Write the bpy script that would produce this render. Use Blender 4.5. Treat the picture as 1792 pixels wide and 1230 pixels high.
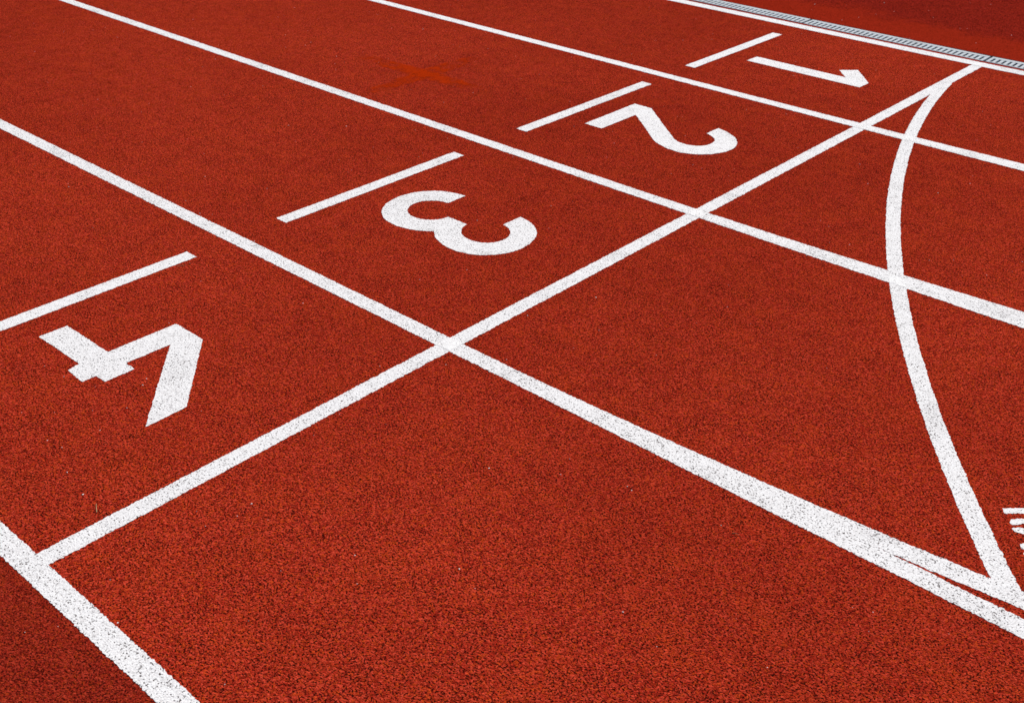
import bpy, bmesh, math, random
from mathutils import Vector, noise as mnoise, Matrix
random.seed(7)
sc = bpy.context.scene
for o in list(bpy.data.objects):
    bpy.data.objects.remove(o)

# ------------------------------------------------------------------ camera
cam_d = bpy.data.cameras.new("camera")
cam = bpy.data.objects.new("camera", cam_d)
sc.collection.objects.link(cam)
cam.location = (1.90457, -1.88862, 1.58982)
cam.rotation_euler = (1.02927598, -0.01249924, 0.73267348)
cam_d.sensor_fit = 'HORIZONTAL'
cam_d.sensor_width = 36.0
cam_d.lens = 36.0 * 1962.6128 / 1792.0
cam_d.clip_start = 0.05
cam_d.clip_end = 1000.0
cam_d.dof.use_dof = True
cam_d.dof.focus_distance = 2.8
cam_d.dof.aperture_fstop = 9.0
sc.camera = cam

# ------------------------------------------------------------------ light
SUN_EL = math.radians(50)
SUN_AZ = (-0.40, 1.0)                       # horizontal direction towards the sun
l = math.hypot(*SUN_AZ)
to_sun = Vector((SUN_AZ[0] / l * math.cos(SUN_EL), SUN_AZ[1] / l * math.cos(SUN_EL), math.sin(SUN_EL)))
world = bpy.data.worlds.new("World")
sc.world = world
world.use_nodes = True
wn = world.node_tree
wn.nodes.clear()
sky = wn.nodes.new("ShaderNodeTexSky")
sky.sky_type = 'NISHITA'
sky.sun_disc = False
sky.sun_elevation = SUN_EL
sky.sun_rotation = math.atan2(SUN_AZ[0], SUN_AZ[1])
bg = wn.nodes.new("ShaderNodeBackground")
bg.inputs["Strength"].default_value = 0.065
wo = wn.nodes.new("ShaderNodeOutputWorld")
wn.links.new(sky.outputs[0], bg.inputs[0])
wn.links.new(bg.outputs[0], wo.inputs[0])
sun_d = bpy.data.lights.new("sun", 'SUN')
sun_d.energy = 4.55
sun_d.angle = math.radians(0.53)
sun_d.color = (1.0, 0.965, 0.915)
sun = bpy.data.objects.new("sun", sun_d)
sc.collection.objects.link(sun)
sun.rotation_euler = to_sun.to_track_quat('Z', 'Y').to_euler()
sun.location = to_sun * 50

sc.view_settings.view_transform = 'Standard'
sc.view_settings.look = 'None'
sc.view_settings.exposure = 0.0
sc.view_settings.gamma = 1.0
sc.view_settings.use_curve_mapping = False
sc.render.engine = 'CYCLES'

# ------------------------------------------------------------------ helpers
class NT:
    """small helper for building node materials"""
    def __init__(self, name):
        self.m = bpy.data.materials.new(name)
        self.m.use_nodes = True
        self.t = self.m.node_tree
        self.t.nodes.clear()
        self.out = self.t.nodes.new("ShaderNodeOutputMaterial")
        self.pos = self.t.nodes.new("ShaderNodeNewGeometry").outputs["Position"]
    def link(self, a, b): self.t.links.new(a, b)
    def put(self, sock, v):
        if hasattr(v, "is_output"): self.link(v, sock)
        else: sock.default_value = v
    def node(self, kind, **kw):
        n = self.t.nodes.new(kind)
        for k, v in kw.items(): setattr(n, k, v)
        return n
    def math(self, op, a, b=0.0, c=0.0, clamp=False):
        n = self.node("ShaderNodeMath", operation=op, use_clamp=clamp)
        for i, v in enumerate((a, b, c)): self.put(n.inputs[i], v)
        return n.outputs[0]
    def ramp(self, v, lo, hi, a=0.0, b=1.0):
        n = self.node("ShaderNodeMapRange", clamp=True, interpolation_type='SMOOTHSTEP')
        self.put(n.inputs[0], v)
        for i, x in enumerate((lo, hi, a, b)): self.put(n.inputs[i + 1], x)
        return n.outputs[0]
    def noise(self, scale, detail=2.0, rough=0.5, vec=None, dist=0.0):
        n = self.node("ShaderNodeTexNoise")
        self.link(vec or self.pos, n.inputs["Vector"])
        n.inputs["Scale"].default_value = scale
        n.inputs["Detail"].default_value = detail
        n.inputs["Roughness"].default_value = rough
        n.inputs["Distortion"].default_value = dist
        return n.outputs["Fac"]
    def shift(self, v, scale=(1, 1, 1), rot=0.0, vec=None):
        n = self.node("ShaderNodeMapping")
        self.link(vec or self.pos, n.inputs[0])
        n.inputs["Location"].default_value = v
        n.inputs["Scale"].default_value = scale
        n.inputs["Rotation"].default_value = (0, 0, rot)
        return n.outputs[0]
    def warp(self, scale, amount):
        n = self.node("ShaderNodeTexNoise")
        self.link(self.pos, n.inputs["Vector"])
        n.inputs["Scale"].default_value = scale
        n.inputs["Detail"].default_value = 1.0
        s = self.node("ShaderNodeVectorMath", operation='SUBTRACT')
        self.link(n.outputs["Color"], s.inputs[0]); s.inputs[1].default_value = (0.5, 0.5, 0.5)
        k = self.node("ShaderNodeVectorMath", operation='SCALE')
        self.link(s.outputs[0], k.inputs[0]); k.inputs["Scale"].default_value = amount
        a = self.node("ShaderNodeVectorMath", operation='ADD')
        self.link(self.pos, a.inputs[0]); self.link(k.outputs[0], a.inputs[1])
        return a.outputs[0]
    def voro(self, scale, vec=None, rnd=1.0):
        n = self.node("ShaderNodeTexVoronoi")
        self.link(vec or self.pos, n.inputs["Vector"])
        n.inputs["Scale"].default_value = scale
        n.inputs["Randomness"].default_value = rnd
        return n.outputs["Distance"], n.outputs["Color"]
    def sep(self, c):
        n = self.node("ShaderNodeSeparateColor")
        self.link(c, n.inputs[0])
        return n.outputs
    def mix(self, f, a, b):
        n = self.node("ShaderNodeMix", data_type='RGBA')
        self.put(n.inputs[0], f)
        for i, v in ((6, a), (7, b)):
            if hasattr(v, "is_output"): self.link(v, n.inputs[i])
            else: n.inputs[i].default_value = (*v, 1.0)
        return n.outputs[2]
    def bump(self, h, dist, strength=1.0, normal=None):
        n = self.node("ShaderNodeBump")
        self.link(h, n.inputs["Height"])
        n.inputs["Distance"].default_value = dist
        n.inputs["Strength"].default_value = strength
        if normal: self.link(normal, n.inputs["Normal"])
        return n.outputs[0]
    def bsdf(self, color, rough=0.8, metal=0.0, normal=None, spec=0.3):
        b = self.node("ShaderNodeBsdfPrincipled")
        if hasattr(color, "is_output"): self.link(color, b.inputs["Base Color"])
        else: b.inputs["Base Color"].default_value = (*color, 1.0)
        self.put(b.inputs["Roughness"], rough)
        b.inputs["Metallic"].default_value = metal
        b.inputs["Specular IOR Level"].default_value = spec
        if normal: self.link(normal, b.inputs["Normal"])
        return b.outputs[0]
    def finish(self, shader):
        self.link(shader, self.out.inputs["Surface"])
        return self.m

def granule_relief(n, size=1.0):
    """height of the rubber granules and a mask of the open pores between them"""
    w = n.warp(150.0 / size, 0.006 * size)
    d1, c1 = n.voro(225.0 / size, w)
    d2, c2 = n.voro(430.0 / size, w)
    fine = n.noise(330.0 / size, 2.0, 0.6)
    h = n.math('SUBTRACT', 1.0, d1)
    h = n.math('MULTIPLY_ADD', n.math('SUBTRACT', 1.0, d2), 0.35, h)
    h = n.math('MULTIPLY_ADD', fine, 0.9, h)
    rnd = n.sep(c1)[0]
    h = n.math('MULTIPLY_ADD', rnd, 0.45, h)
    return h, d1, c1, fine

def rubber(name, light, mid, deep, orange, pore_bias=0.0, size=1.0, strip=False, band=False):
    n = NT(name)
    h, d1, c1, fine = granule_relief(n, size)
    r = n.sep(c1)
    col = n.mix(n.ramp(r[0], 0.15, 0.85), mid, light)
    col = n.mix(n.math('MULTIPLY', n.ramp(r[1], 0.62, 0.95), 0.75), col, orange)
    col = n.mix(n.math('MULTIPLY', n.ramp(r[2], 0.60, 0.92), 0.80), col, deep)
    # broad, soft changes of tone from batch to batch and from wear
    tone = n.noise(1.3, 4.0, 0.55, vec=n.shift((3.1, 7.7, 0)))
    col = n.mix(n.ramp(tone, 0.35, 0.68, 0.0, 0.16), col, deep)
    batch = n.noise(0.42, 2.0, 0.5, vec=n.shift((5.3, 2.2, 0)))
    col = n.mix(n.ramp(batch, 0.36, 0.64, 0.0, 0.26), col, deep)
    tone2 = n.noise(7.0, 3.0, 0.6, vec=n.shift((1.1, 2.7, 0)))
    col = n.mix(n.ramp(tone2, 0.42, 0.75, 0.0, 0.16), col, orange)
    # open pores where the black base granules show, thicker in some patches
    patch = n.noise(13.0, 3.0, 0.6, vec=n.shift((9.0, 4.0, 0)))
    bias = n.ramp(patch, 0.32, 0.70, -0.022, 0.020)
    pn = n.noise(240.0 / size, 1.0, 0.5, vec=n.shift((0.3, 0.7, 0)))
    pv = n.math('ADD', n.math('ADD', pn, bias), pore_bias)
    pore = n.ramp(pv, 0.570, 0.612)
    black, _ = n.voro(85.0 / size, n.warp(150.0, 0.008))
    pore2 = n.ramp(n.math('SUBTRACT', black, n.math('MULTIPLY', bias, 0.8)), 0.22, 0.10, 0.0, 0.9)
    pore = n.math('MAXIMUM', pore, pore2)
    col = n.mix(n.math('MULTIPLY', pore, 0.93), col, (0.016, 0.0035, 0.0028))
    if band:      # lane beyond the outer line: colour mixed darker from the line outwards
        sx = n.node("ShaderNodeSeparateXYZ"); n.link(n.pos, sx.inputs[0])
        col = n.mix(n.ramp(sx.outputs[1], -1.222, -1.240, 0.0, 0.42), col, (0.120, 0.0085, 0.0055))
    if strip:     # orange filler poured along the drain, with a ragged outer edge
        sx = n.node("ShaderNodeSeparateXYZ"); n.link(n.pos, sx.inputs[0])
        e = n.noise(2.6, 4.0, 0.6)
        e2 = n.noise(16.0, 4.0, 0.7)
        v = n.math('MULTIPLY_ADD', e, -0.50, sx.outputs[1])
        v = n.math('MULTIPLY_ADD', e2, -0.34, v)
        m = n.ramp(v, 3.90, 3.68)
        col = n.mix(n.math('MULTIPLY', m, 0.66), col, (0.262, 0.0170, 0.0050))
        h = n.math('MULTIPLY', h, n.ramp(m, 0.0, 1.0, 1.0, 0.35))
    h = n.math('MULTIPLY_ADD', pore, -0.9, h)
    nr = n.bump(h, 0.0028 * size, 1.0)
    return n.finish(n.bsdf(col, 0.95, 0.0, nr, 0.0))

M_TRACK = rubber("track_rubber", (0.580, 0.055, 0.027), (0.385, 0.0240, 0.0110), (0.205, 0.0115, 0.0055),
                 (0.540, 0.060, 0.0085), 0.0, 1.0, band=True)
M_APRON = rubber("infield_rubber", (0.345, 0.025, 0.0135), (0.262, 0.0160, 0.0090), (0.170, 0.0100, 0.0064),
                 (0.260, 0.019, 0.006), -0.03, 1.7, strip=True)

def paint(name, seed, base=(0.80, 0.785, 0.785), thr=0.0):
    n = NT(name)
    h, d1, c1, fine = granule_relief(n)
    pn = n.noise(225.0, 2.0, 0.55, vec=n.shift((seed, seed * 2.3, 0)))
    cl = n.noise(22.0, 3.0, 0.6, vec=n.shift((seed * 1.7, 5.0, 0)))
    v = n.math('ADD', pn, n.math('ADD', n.ramp(cl, 0.30, 0.72, -0.030 + thr, 0.024 + thr), n.ramp(n.noise(5.5, 4.0, 0.65, vec=n.shift((seed * 0.7, 1.9, 0))), 0.46, 0.72, -0.002, 0.030)))
    pore = n.ramp(v, 0.600, 0.660)
    bd, bc = n.voro(78.0, n.warp(150.0, 0.008))
    on = n.ramp(n.sep(bc)[0], 0.40 - thr * 6.0, 0.55 - thr * 6.0)
    pore = n.math('MAXIMUM', pore, n.math('MULTIPLY', n.ramp(bd, 0.17, 0.09), on))
    grime = n.noise(42.0, 4.0, 0.65, vec=n.shift((seed, 0.4, 0)))
    col = n.mix(n.ramp(grime, 0.45, 0.80, 0.0, 0.50), base, (0.56, 0.54, 0.535))
    worn = n.noise(5.5, 4.0, 0.65, vec=n.shift((seed * 0.7, 1.9, 0)))
    col = n.mix(n.ramp(worn, 0.50, 0.74, 0.0, 0.24), col, (0.50, 0.475, 0.47))
    thin = n.noise(300.0, 1.0, 0.5, vec=n.shift((0.2, seed, 0)))
    col = n.mix(n.ramp(thin, 0.50, 0.70, 0.0, 0.62), col, (0.50, 0.465, 0.46))
    col = n.mix(n.math('MULTIPLY', pore, 0.94), col, (0.055, 0.036, 0.033))
    h = n.math('MULTIPLY_ADD', pore, -0.8, h)
    nr = n.bump(h, 0.0016, 0.55)
    return n.finish(n.bsdf(col, 0.7, 0.0, nr, 0.15))

M_PAINT = [paint("white_line_paint_%s" % k, s, thr=t) for k, s, t in
           (("worn", 1.3, 0.006), ("fresh", 4.9, -0.012), ("speckled", 8.2, 0.014))]

def metal():
    n = NT("galvanised_steel")
    g = n.noise(60.0, 4.0, 0.6)
    s = n.noise(9.0, 3.0, 0.6)
    col = n.mix(n.ramp(g, 0.35, 0.7), (0.40, 0.435, 0.465), (0.52, 0.55, 0.575))
    col = n.mix(n.ramp(s, 0.52, 0.78, 0.0, 0.5), col, (0.27, 0.24, 0.22))
    nr = n.bump(g, 0.0006, 0.4)
    return n.finish(n.bsdf(col, n.ramp(g, 0.3, 0.7, 0.66, 0.82), 0.0, nr, 0.12))
M_METAL = metal()

def concrete():
    n = NT("drain_concrete")
    g = n.noise(30.0, 5.0, 0.65)
    col = n.mix(g, (0.05, 0.047, 0.045), (0.13, 0.125, 0.115))
    return n.finish(n.bsdf(col, 0.9, 0.0, n.bump(g, 0.003, 0.6), 0.2))
M_CONC = concrete()

def plain(name, c, rough=0.7):
    n = NT(name)
    g = n.noise(400.0, 2.0, 0.5)
    col = n.mix(g, tuple(x * 0.8 for x in c), c)
    return n.finish(n.bsdf(col, rough))
M_GRIT = plain("pale_grit", (0.93, 0.90, 0.86))
M_STRAW = plain("dry_straw", (0.50, 0.36, 0.17))

def worn_orange():
    n = NT("worn_orange_paint")
    a = n.noise(230.0, 2.0, 0.6)
    b = n.noise(14.0, 3.0, 0.6, vec=n.shift((2.0, 6.0, 0)))
    sx = n.node("ShaderNodeVectorMath", operation='DISTANCE')
    n.link(n.pos, sx.inputs[0]); sx.inputs[1].default_value = (-1.83, 1.68, 0.0)
    wear = n.ramp(sx.outputs["Value"], 0.05, 0.40, 0.12, 0.0)
    cover = n.ramp(n.math('ADD', n.math('MULTIPLY_ADD', b, 0.85, n.math('MULTIPLY', a, 0.55)), wear), 0.64, 0.86, 0.0, 0.70)
    h, d1, c1, fine = granule_relief(n)
    sh = n.bsdf((0.50, 0.034, 0.003), 0.9, 0.0, n.bump(h, 0.0026, 1.0), 0.0)
    tr = n.node("ShaderNodeBsdfTransparent")
    mx = n.node("ShaderNodeMixShader")
    n.link(cover, mx.inputs[0]); n.link(tr.outputs[0], mx.inputs[1]); n.link(sh, mx.inputs[2])
    return n.finish(mx.outputs[0])
M_ORANGE = worn_orange()

def mesh_obj(name, bm, mat, parent=None, **props):
    me = bpy.data.meshes.new(name)
    bm.to_mesh(me); bm.free()
    me.materials.append(mat)
    o = bpy.data.objects.new(name, me)
    sc.collection.objects.link(o)
    if parent: o.parent = parent
    for k, v in props.items(): o[k] = v
    return o

# ------------------------------------------------------------------ track plan
U0, R0 = -0.5, 36.5              # where the bend begins and radius of the inner line
VA = 3.6608                      # inner line, straight part
def bend(v, u):
    """v of a line concentric with the bend"""
    if u <= U0: return v
    R = R0 + VA - v
    d = min(u - U0, 0.7 * R)
    y = v + R - math.sqrt(R * R - d * d)
    if u - U0 > d: y += (u - U0 - d) * d / math.sqrt(R * R - d * d)
    return y

G0, G1 = -6.5, 4.2               # run of the drain that is modelled
near_v, far_v = 3.7215, 3.8460   # edges of the surfacing beside the drain

us = [-160, -80, -40, -20, -10] + [G0 - 0.001] + [G0 + i * 0.25 for i in range(int((G1 - G0) / 0.25) + 1)] + [G1, G1 + 0.001, 6, 9, 12, 16, 20, 24, 40]
us = sorted(set(us))
def sheet(name, edge_v, far, mat, kind='structure'):
    bm = bmesh.new()
    prev = None
    for u in us:
        inside = G0 <= u <= G1
        ev = bend(edge_v if inside else 0.5 * (near_v + far_v), u)
        a = bm.verts.new((u, ev, 0)); b = bm.verts.new((u, far, 0)); d = bm.verts.new((u, ev, -0.035))
        if prev:
            up = far > edge_v
            q = [prev[0], a, b, prev[1]] if up else [prev[1], b, a, prev[0]]
            bm.faces.new(q)
            f = bm.faces.new([prev[0], prev[2], d, a] if up else [prev[0], a, d, prev[2]])
            f.material_index = 1
        prev = (a, b, d)
    o = mesh_obj(name, bm, mat)
    o.data.materials.append(M_CONC)
    o['kind'] = kind
    return o
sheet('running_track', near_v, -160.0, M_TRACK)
sheet('infield_surface', far_v, 160.0, M_APRON)

# concrete trough under the grates
bm = bmesh.new()
prof = [(near_v - 0.012, -0.0005 - 0.036), (near_v - 0.012, -0.20), (far_v + 0.012, -0.20), (far_v + 0.012, -0.0365)]
prev = None
for u in [G0 + i * 0.25 for i in range(int((G1 - G0) / 0.25) + 1)] + [G1]:
    ring = [bm.verts.new((u, bend(v, u), z)) for v, z in prof]
    if prev:
        for i in range(3):
            bm.faces.new([prev[i], ring[i], ring[i + 1], prev[i + 1]])
    prev = ring
tr = mesh_obj('drain_channel', bm, M_CONC); tr['kind'] = 'structure'

# ------------------------------------------------------------------ drain grates, each one metre long
def box(bm, x0, x1, y0, y1, z0, z1, bev=0.0):
    vs = [bm.verts.new((x, y, z)) for z in (z0, z1 - bev) for x, y in ((x0, y0), (x1, y0), (x1, y1), (x0, y1))]
    f = [(0, 1, 5, 4), (1, 2, 6, 5), (2, 3, 7, 6), (3, 0, 4, 7)]
    for q in f: bm.faces.new([vs[i] for i in q])
    if bev:
        t = [bm.verts.new((x, y, z1)) for x, y in ((x0 + bev, y0 + bev), (x1 - bev, y0 + bev), (x1 - bev, y1 - bev), (x0 + bev, y1 - bev))]
        for i in range(4): bm.faces.new([vs[4 + i], vs[4 + (i + 1) % 4], t[(i + 1) % 4], t[i]])
        bm.faces.new(t)
    else:
        bm.faces.new(vs[4:])
    bm.faces.new(vs[3::-1])
VC = 3.7770                      # centre line of the grates
HALF, NR, FR = 0.0525, 0.011, 0.029      # half width, near and far rail widths
ZT = 0.003
NB = 36
def make_grate():
    root = bpy.data.objects.new('drain_grate', None)
    sc.collection.objects.link(root)
    L = 0.4938
    for y0, y1 in ((-HALF, -HALF + NR), (HALF - FR, HALF)):
        bm = bmesh.new(); box(bm, -L, L, y0, y1, -0.024, ZT, 0.0018)
        mesh_obj('rail', bm, M_METAL, root)
    bm = bmesh.new(); box(bm, -0.0082, 0.0082, -HALF + NR - 0.001, HALF - FR + 0.001, -0.012, ZT - 0.0006, 0.0012)
    first = mesh_obj('bar', bm, M_METAL, root)
    pitch = 2 * (L - 0.0082) / NB
    for i in range(NB + 1):
        b = first if i == 0 else first.copy()
        if i: sc.collection.objects.link(b); b.parent = root
        b.location.x = -L + 0.0082 + i * pitch
    return root
proto = make_grate()
grate_labels = {
    -4: "grey slotted drain grate out beyond the left end, outside the frame",
    -3: "grey slotted drain grate just past the top edge of the photo",
    -2: "grey slotted drain grate running off the top edge, behind the marks of lane one",
    -1: "grey slotted drain grate between the two black joints, above the numeral 1",
    0: "grey slotted drain grate at the right edge, right of the joint near the line's end",
    1: "grey slotted drain grate past the right edge of the photo",
    2: "last grey slotted drain grate on the bend outside the frame",
}
for k in range(-4, 3):
    if k == -4: g = proto
    else:
        g = proto.copy(); sc.collection.objects.link(g)
        for ch in list(proto.children):
            c = ch.copy(); sc.collection.objects.link(c); c.parent = g
    u = k + 0.5 - 0.006
    R = R0 + VA - VC
    if u > U0 + 0.01:
        a = (u - U0) / R
        g.location = (U0 + R * math.sin(a), VC + R - R * math.cos(a), random.uniform(-0.0006, 0.0006))
        g.rotation_euler = (0, 0, a)
    else:
        g.location = (u, VC, random.uniform(-0.0006, 0.0006))
    g['label'] = grate_labels[k]; g['category'] = 'drain grate'; g['group'] = 'drain grates along the inside of the track'

# ------------------------------------------------------------------ painted lines
def jit(x, y, s, amp):
    """raggedness of a sprayed edge over granules"""
    p = Vector((x * 190 + s * 13.1, y * 190, s))
    q = Vector((x * 31 + s, y * 31, s * 3.3))
    return amp * (mnoise.noise(p) * 1.25 + mnoise.noise(p * 2.3) * 0.55 + mnoise.noise(q) * 0.55)

EDGE = 0.0027
def strip(name, left, right, z, mat, seed, **props):
    """ribbon between two matching polylines, with sides down to the ground"""
    bm = bmesh.new()
    prev = None
    for i, (a, b) in enumerate(zip(left, right)):
        a = Vector(a); b = Vector(b)
        d = (b - a)
        if d.length > 1e-9: d.normalize()
        fine = -8 < a.x < 4
        ja = jit(a.x, a.y, seed, EDGE) if fine else 0
        jb = jit(b.x, b.y, seed + 5, EDGE) if fine else 0
        a2 = a + d * ja; b2 = b + d * jb
        mid = (a2 + b2) / 2
        r = [bm.verts.new((a2.x, a2.y, -0.0004)), bm.verts.new((a2.x, a2.y, z)), bm.verts.new((mid.x, mid.y, z)),
             bm.verts.new((b2.x, b2.y, z)), bm.verts.new((b2.x, b2.y, -0.0004))]
        if prev:
            for k in range(4): bm.faces.new([prev[k], prev[k + 1], r[k + 1], r[k]])
        else:
            bm.faces.new([r[0], r[1], r[2], r[3], r[4]])
        prev = r
    bm.faces.new(prev[::-1])
    bmesh.ops.recalc_face_normals(bm, faces=bm.faces)
    # ribbon is open underneath: make sure the top looks up
    top = [f for f in bm.faces if abs(f.normal.z) > 0.5]
    if top and sum(f.normal.z for f in top) < 0:
        bmesh.ops.reverse_faces(bm, faces=bm.faces)
    return mesh_obj(name, bm, mat, **props)

def urange(a, b, fine=0.0045):
    out = []; u = a
    while u < b:
        out.append(u)
        if -4.8 < u < 2.2: u += fine
        elif -8 < u < 5: u += 0.03
        else: u += 0.5
    out.append(b)
    return out
def lane(name, fn, w, z, mat, seed, a=-60.0, b=60.0, up=None, **props):
    L, Rr = [], []
    for u in urange(a, b):
        v = fn(u)
        L.append((u, v + (up if up is not None else w / 2), 0)); Rr.append((u, v - w / 2, 0))
    return strip(name, L, Rr, z, mat, seed, **props)

LG = 'white lane lines along the track'
P0, P1, P2 = M_PAINT
lane('lane_line', lambda u: bend(VA, u), 0.068, 0.0010, P1, 1, b=20.0,
     label="white inner line running along the near side of the drain grates", category='track line', group=LG)
lane('lane_line', lambda u: 2.4398, 0.055, 0.0010, P1, 2,
     label="white lane line passing between numeral 1 and numeral 2, second from the drain", category='track line', group=LG)
lane('lane_line', lambda u: 1.2190, 0.053, 0.0010, P0, 3,
     label="white lane line in the middle, above numeral 3 and below the dash of numeral 2", category='track line', group=LG)
lane('lane_line', lambda u: -0.0012 - 0.0042 * max(0.0, min(u, 3.0)), 0.053, 0.0010, P2, 4,
     label="longest, broadest white lane line, from below numeral 3 straight to the bottom right", category='track line', group=LG)
lane('lane_line', lambda u: -1.2328, 0.053, 0.0010, P2, 5,
     label="white outer line crossing the bottom left corner below the numeral 4", category='track line', group=LG)
BG = 'white bend lines parting from the straight lane lines'
lane('bend_line', lambda u: bend(2.4398, u), 0.055, 0.0013, P1, 12, a=U0, b=20.0,
     label="white bend line thickening the lane line below the drain grates at the right edge", category='track line', group=BG)
lane('bend_line', lambda u: bend(1.2190, u) + 0.010 * max(0.0, min(u, 1.6)) ** 2, 0.053, 0.0013, P0, 13, a=U0, b=20.0,
     label="white bend line thickening the lane line right of the curved line, above the stencilled figures", category='track line', group=BG)
def bend_d(u):
    v = -0.0025
    if u <= 0: return v
    if u <= 1.8: return v + 0.0300 * u * u
    s = 0.0300 * 2 * 1.8
    d = u - 1.8
    return v + 0.0300 * 3.24 + s * d + d * d / 80.0
lane('bend_line', bend_d, 0.052, 0.0008, P2, 14, a=-0.2, b=18.0,
     label="white bend line splitting off at the bottom right to meet the curved line", category='track line', group=BG)

# finish line across the lanes
L, Rr = [], []
v = -1.2145
while v < 3.6345:
    L.append((-0.0255, v, 0)); Rr.append((0.0255, v, 0)); v += 0.0045
L.append((-0.0255, 3.6345, 0)); Rr.append((0.0255, 3.6345, 0))
line_ob = strip('finish_line', L, Rr, 0.0006, P0, 21,
      label="straight white line crossing all the lanes right of the numerals", category='track line')

# curved start line
def poly(c, x):
    r = 0.0
    for k in c: r = r * x + k
    return r
CL = (0.0022949616761587374, -0.01956870514183191, 0.15606282727910867, -0.8629750677597744, 1.562668934717751)
CR = (0.0026743697900058886, -0.024087894504974998, 0.17189958100876462, -0.8876402121837397, 1.6314003693831491)
def dense(f, v0, v1, step=0.0045):
    pts = []; v = v0
    while v > v1:
        pts.append((f(v), v, 0)); v -= step
    pts.append((f(v1), v1, 0))
    return pts
left = [(-0.016, 3.28, 0)] + dense(lambda v: poly(CL, v), 3.035, 0.075)
right = [(0.0235, 3.28, 0)] + dense(lambda v: poly(CR, v), 3.262, 0.092)
def resample(pts, n):
    P = [Vector(p) for p in pts]; ls = [0.0]
    for a, b in zip(P, P[1:]): ls.append(ls[-1] + (b - a).length)
    out = []; j = 0
    for i in range(n):
        t = ls[-1] * i / (n - 1)
        while j < len(ls) - 2 and ls[j + 1] < t: j += 1
        k = (t - ls[j]) / max(1e-9, ls[j + 1] - ls[j])
        out.append(P[j].lerp(P[j + 1], k))
    return out
curve_ob = strip('curved_line', resample(right, 760), resample(left, 760), 0.0009, P0, 22,
      label="curved white start line sweeping down the right side across three lanes", category='track line')

# ------------------------------------------------------------------ ticks and numerals: filled outlines
def rag(pts, seed, step=0.004, corners=None, smooth=0):
    """resample a closed outline, smooth between its corners and roughen it"""
    n = len(pts)
    corners = set(range(n)) if corners is None else set(corners)
    out, fix = [], []
    for i in range(n):
        a = Vector((*pts[i], 0)); b = Vector((*pts[(i + 1) % n], 0))
        k = max(1, int((b - a).length / step))
        for j in range(k):
            out.append(a.lerp(b, j / k)); fix.append(j == 0 and i in corners)
    # straight runs between two corners stay straight by themselves
    m = len(out)
    for _ in range(smooth):
        out = [p if fix[i] else (out[i - 1] + p * 2 + out[(i + 1) % m]) / 4 for i, p in enumerate(out)]
    res = []
    for i, p in enumerate(out):
        t = out[(i + 1) % m] - out[i - 1]
        nrm = Vector((t.y, -t.x, 0)).normalized() if t.length > 1e-9 else Vector((0, 0, 0))
        res.append(p + nrm * jit(p.x, p.y, seed, EDGE * 0.9))
    return res

def fill(name, outline, z, mat, parent=None, **props):
    bm = bmesh.new()
    top = [bm.verts.new((p.x, p.y, z)) for p in outline]
    low = [bm.verts.new((p.x, p.y, -0.0004)) for p in outline]
    f = bm.faces.new(top)
    f.normal_update()
    if f.normal.z < 0: f.normal_flip()
    n = len(top)
    sides = []
    for i in range(n):
        sides.append(bm.faces.new([top[i], top[(i + 1) % n], low[(i + 1) % n], low[i]]))
    bmesh.ops.triangulate(bm, faces=[f])
    return mesh_obj(name, bm, mat, parent, **props)

# second coats where two lines cross
M_COAT = paint("second_coat", 6.4, base=(0.86, 0.85, 0.845), thr=-0.030)
def coat(parent, pts, seed, z=0.0015):
    fill('second_coat', rag(pts, seed), z, M_COAT, parent)
for vc, h, sd in ((0.0, 0.026, 61), (1.2195, 0.0265, 62), (2.441, 0.0270, 63), (3.6605, 0.031, 64)):
    coat(line_ob, [(-0.025, vc - h), (0.025, vc - h), (0.025, vc + h), (-0.025, vc + h)], sd)
for vc, h, sd in ((1.2225, 0.026, 65), (2.4435, 0.0265, 66)):
    a, b = vc - h, vc + h
    coat(curve_ob, [(poly(CL, a) + 0.001, a), (poly(CR, a) - 0.001, a), (poly(CR, b) - 0.001, b), (poly(CL, b) + 0.001, b)], sd)

TG = 'short white dashes behind the lane numerals'
for v0, v1, sd, m, lab in (
        (2.6365, 3.4475, 31, P1, "smallest, farthest white dash, just below the drain by numeral 1"),
        (1.4200, 2.2885, 32, P0, "white dash whose right end lies close above numeral 2"),
        (0.1935, 1.0545, 33, P0, "white dash starting beside the broad lane line, above numeral 3"),
        (-1.0250, -0.1635, 34, P1, "long white dash above the numeral 4, running off the left edge")):
    o = rag([(-1.0215, v0), (-0.9675, v0), (-0.9675, v1), (-1.0215, v1)], sd)
    fill('lane_dash', o, 0.0008, m, label=lab, category='track line', group=TG)

NG = 'painted lane numerals'
ONE = [(-0.8515, 2.9165), (-0.8515, 3.0075), (-0.3720, 3.0075), (-0.4480, 3.0920), (-0.3840, 3.1548), (-0.2540, 3.0060), (-0.2540, 2.9155)]
fill('lane_numeral', rag(ONE, 41), 0.0008, P1, label="white numeral 1 painted flat in the far lane beside the drain", category='numeral', group=NG)

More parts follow.
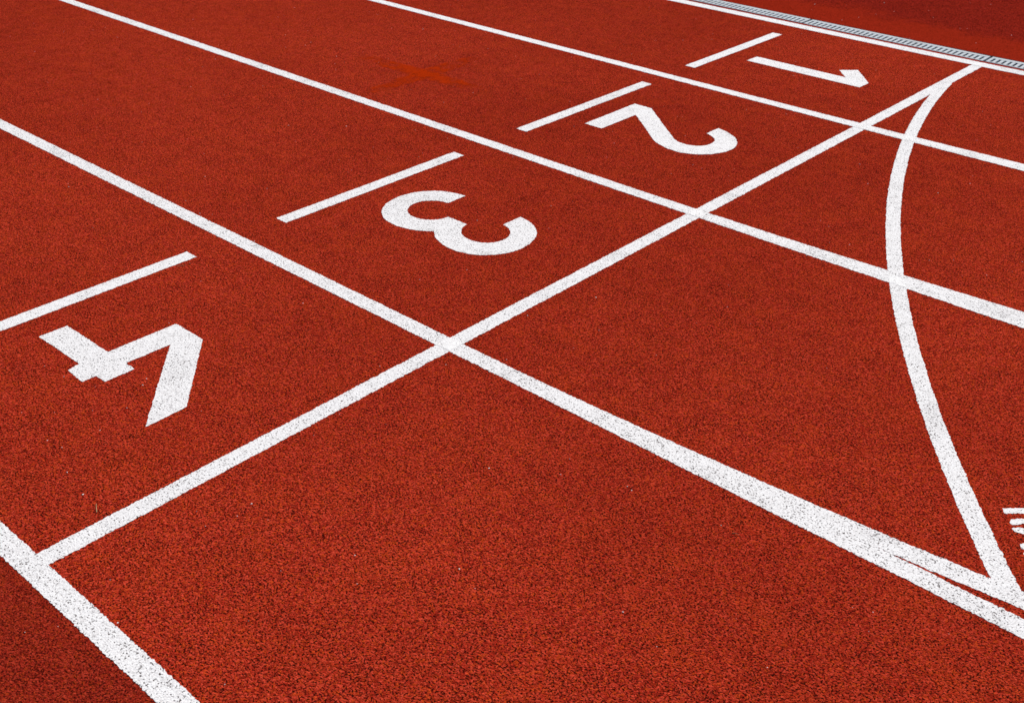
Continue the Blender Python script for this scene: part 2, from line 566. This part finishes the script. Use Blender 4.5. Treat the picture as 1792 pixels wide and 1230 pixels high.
TWO = [(-0.8573, 1.6642), (-0.8580, 2.0117), (-0.7690, 2.0117), (-0.6129, 1.8802), (-0.4699, 1.7617), (-0.4172, 1.7503), (-0.3670, 1.7673),
       (-0.3409, 1.8137), (-0.3496, 1.8702), (-0.3785, 1.9010), (-0.4225, 1.9178), (-0.4225, 2.0055), (-0.3602, 1.9859), (-0.3087, 1.9535),
       (-0.2740, 1.9163), (-0.2520, 1.8636), (-0.2493, 1.8041), (-0.2746, 1.7375), (-0.3207, 1.6885), (-0.3800, 1.6618), (-0.4512, 1.6651),
       (-0.5287, 1.6978), (-0.6486, 1.7992), (-0.7688, 1.8980), (-0.7690, 1.6640)]
fill('lane_numeral', rag(TWO, 42, corners=(0, 1, 2, 10, 11, 23, 24), smooth=22), 0.0008, P1,
     label="white numeral 2 painted flat in the second lane", category='numeral', group=NG)

THREE = [(-0.6900, 0.7756), (-0.7505, 0.7640), (-0.8012, 0.7343), (-0.8435, 0.6773), (-0.8582, 0.6064), (-0.8443, 0.5330), (-0.8052, 0.4749),
         (-0.7523, 0.4408), (-0.6944, 0.4314), (-0.6344, 0.4410), (-0.5898, 0.4625), (-0.5589, 0.4887), (-0.5166, 0.4549), (-0.4598, 0.4338),
         (-0.4022, 0.4317), (-0.3522, 0.4443), (-0.3119, 0.4719), (-0.2768, 0.5159), (-0.2573, 0.5768), (-0.2625, 0.6447), (-0.2886, 0.7041),
         (-0.3277, 0.7428), (-0.3758, 0.7670), (-0.4264, 0.7750), (-0.4264, 0.6878), (-0.3957, 0.6815), (-0.3625, 0.6563), (-0.3436, 0.6200),
         (-0.3448, 0.5807), (-0.3621, 0.5482), (-0.3949, 0.5254), (-0.4388, 0.5204), (-0.4834, 0.5392), (-0.5097, 0.5699), (-0.5172, 0.6045),
         (-0.6041, 0.6045), (-0.6103, 0.5705), (-0.6318, 0.5414), (-0.6663, 0.5225), (-0.7088, 0.5215), (-0.7465, 0.5401), (-0.7705, 0.5782),
         (-0.7732, 0.6191), (-0.7555, 0.6567), (-0.7231, 0.6808), (-0.6890, 0.6880)]
fill('lane_numeral', rag(THREE, 43, corners=(0, 11, 23, 24, 34, 35, 45), smooth=26), 0.0008, P0,
     label="white numeral 3 painted flat in the third lane", category='numeral', group=NG)

FOUR = [(-0.8612, -0.7520), (-0.8612, -0.6665), (-0.6495, -0.6662), (-0.6480, -0.4510), (-0.5188, -0.4512), (-0.2665, -0.6750), (-0.2635, -0.7955),
        (-0.5610, -0.5280), (-0.5630, -0.6640), (-0.5203, -0.6655), (-0.5203, -0.7520), (-0.5628, -0.7518), (-0.5632, -0.7925), (-0.6430, -0.7880),
        (-0.6495, -0.7507)]
fill('lane_numeral', rag(FOUR, 44), 0.0008, P0, label="white numeral 4 painted flat in the lane nearest the left edge", category='numeral', group=NG)

# small stencilled figures beside the curved line, cut by the photo's edge
fig = bpy.data.objects.new('stencilled_number', None)
sc.collection.objects.link(fig)
fig.location = (1.4194, 0.3282, 0)
fig['label'] = "small white stencilled figures at the right edge, outside the curved line"
fig['category'] = 'marking'
X = Vector((0.60, -0.80)).normalized()     # reading direction, along the curve
Y = Vector((0.74, 0.67)).normalized()      # up the figures, away from the curve
def local(pts):
    return [(X.x * x + Y.x * y, X.y * x + Y.y * y) for x, y in pts]
def jl(pts, seed, smooth=0, corners=None):
    return rag(local(pts), seed, 0.003, corners, smooth)
fill('figure', jl([(-0.0092, 0.0), (0.0092, 0.0), (0.0092, 0.118), (-0.0060, 0.118), (-0.0240, 0.098), (-0.0240, 0.080), (-0.0092, 0.090)], 51), 0.0008, P1, fig)
def half_zero(cx, side):
    g = 0.0040
    out = [(cx + side * g, 0.006), (cx + side * (g + 0.003), 0.0005), (cx + side * 0.015, 0.0015), (cx + side * 0.0235, 0.011), (cx + side * 0.0268, 0.030),
           (cx + side * 0.0268, 0.088), (cx + side * 0.0235, 0.107), (cx + side * 0.015, 0.1165), (cx + side * (g + 0.003), 0.1175), (cx + side * g, 0.112),
           (cx + side * g, 0.104), (cx + side * 0.0085, 0.086), (cx + side * 0.0085, 0.032), (cx + side * g, 0.016)]
    return out if side > 0 else out[::-1]
for cx, sd in ((0.0535, 52), (0.1345, 54)):
    for side in (-1, 1):
        fill('figure', jl(half_zero(cx, side), sd + side, 4, (10, 13)), 0.0008, P1, fig)

# ------------------------------------------------------------------ faded orange cross in the second lane
bm = bmesh.new()
def arm(a, b, w, seed, z):
    a = Vector((*a, 0)); b = Vector((*b, 0)); d = (b - a).normalized(); p = Vector((-d.y, d.x, 0))
    n = 60; prev = None
    for i in range(n + 1):
        c = a.lerp(b, i / n)
        e = w * (0.55 + 0.45 * math.sin(math.pi * i / n)) 
        x = c + p * (e + jit(c.x, c.y, seed, 0.012)); y = c - p * (e + jit(c.x, c.y, seed + 3, 0.012))
        r = (bm.verts.new((x.x, x.y, z)), bm.verts.new((y.x, y.y, z)))
        if prev: bm.faces.new([prev[1], r[1], r[0], prev[0]])
        prev = r
arm((-2.24, 1.655), (-1.44, 1.682), 0.052, 3, 0.0008)
arm((-1.80, 1.32), (-1.835, 2.06), 0.052, 9, 0.0011)
mesh_obj('painted_cross', bm, M_ORANGE, label="faint faded orange cross mark in the second lane left of the dash", category='marking')

# ------------------------------------------------------------------ loose bits
def straw(pts, r, label):
    bm = bmesh.new(); prev = None
    for i, (x, y, z) in enumerate(pts):
        a = Vector(pts[max(0, i - 1)]); b = Vector(pts[min(len(pts) - 1, i + 1)])
        d = (b - a).normalized(); s = Vector((-d.y, d.x, 0)).normalized(); t = d.cross(s)
        k = r * (1.0 - 0.5 * i / (len(pts) - 1))
        ring = [bm.verts.new(Vector((x, y, z)) + s * math.cos(q) * k + t * math.sin(q) * k) for q in (0, 1.57, 3.14, 4.71)]
        if prev:
            for j in range(4): bm.faces.new([prev[j], prev[(j + 1) % 4], ring[(j + 1) % 4], ring[j]])
        else: bm.faces.new(ring[::-1])
        prev = ring
    bm.faces.new(prev)
    mesh_obj('straw', bm, M_STRAW, label=label, category='straw', group='bits of dry straw on the track')
straw([(-0.055, -1.049, 0.002), (-0.064, -1.044, 0.0035), (-0.072, -1.040, 0.004), (-0.082, -1.034, 0.003)], 0.0009,
      "thin pale straw above the left end of the straight crossing line")
straw([(-0.953, -0.245, 0.002), (-0.946, -0.234, 0.003), (-0.938, -0.220, 0.002)], 0.0009,
      "thin pale straw just below the right end of the long dash by numeral 4")
straw([(1.014, -0.153, 0.002), (1.021, -0.149, 0.003), (1.029, -0.150, 0.002)], 0.0009,
      "thin pale straw below the thick line towards the bottom right")

bm = bmesh.new()
def in_view(x, y):
    # rough outline of the ground in front of the camera
    return -4.8 < x < 1.9 and -1.6 < y < 5.6 and (y + 1.5) * 0.9 > (x - 0.3) * 0.6 - 0.3
count = 0
while count < 800:
    x = random.uniform(-4.6, 1.8); y = random.uniform(-1.5, 5.4)
    if not in_view(x, y): continue
    r = random.choice((0.0009, 0.0011, 0.0012, 0.0014, 0.0016, 0.0022))
    if y > 3.85: r *= 1.7
    elif 3.6 < y: continue
    a = random.uniform(0, 6.28)
    base = [Vector((x + math.cos(a + k * 1.57 + random.uniform(-.3, .3)) * r * random.uniform(.6, 1.3),
                    y + math.sin(a + k * 1.57 + random.uniform(-.3, .3)) * r * random.uniform(.6, 1.3), 0.0003)) for k in range(4)]
    top = Vector((x + random.uniform(-.3, .3) * r, y + random.uniform(-.3, .3) * r, 0.0006 + r * random.uniform(0.25, 0.7)))
    vs = [bm.verts.new(b) for b in base]; t = bm.verts.new(top)
    for k in range(4): bm.faces.new([vs[k], vs[(k + 1) % 4], t])
    bm.faces.new(vs[::-1])
    count += 1
mesh_obj('grit', bm, M_GRIT, kind='stuff')
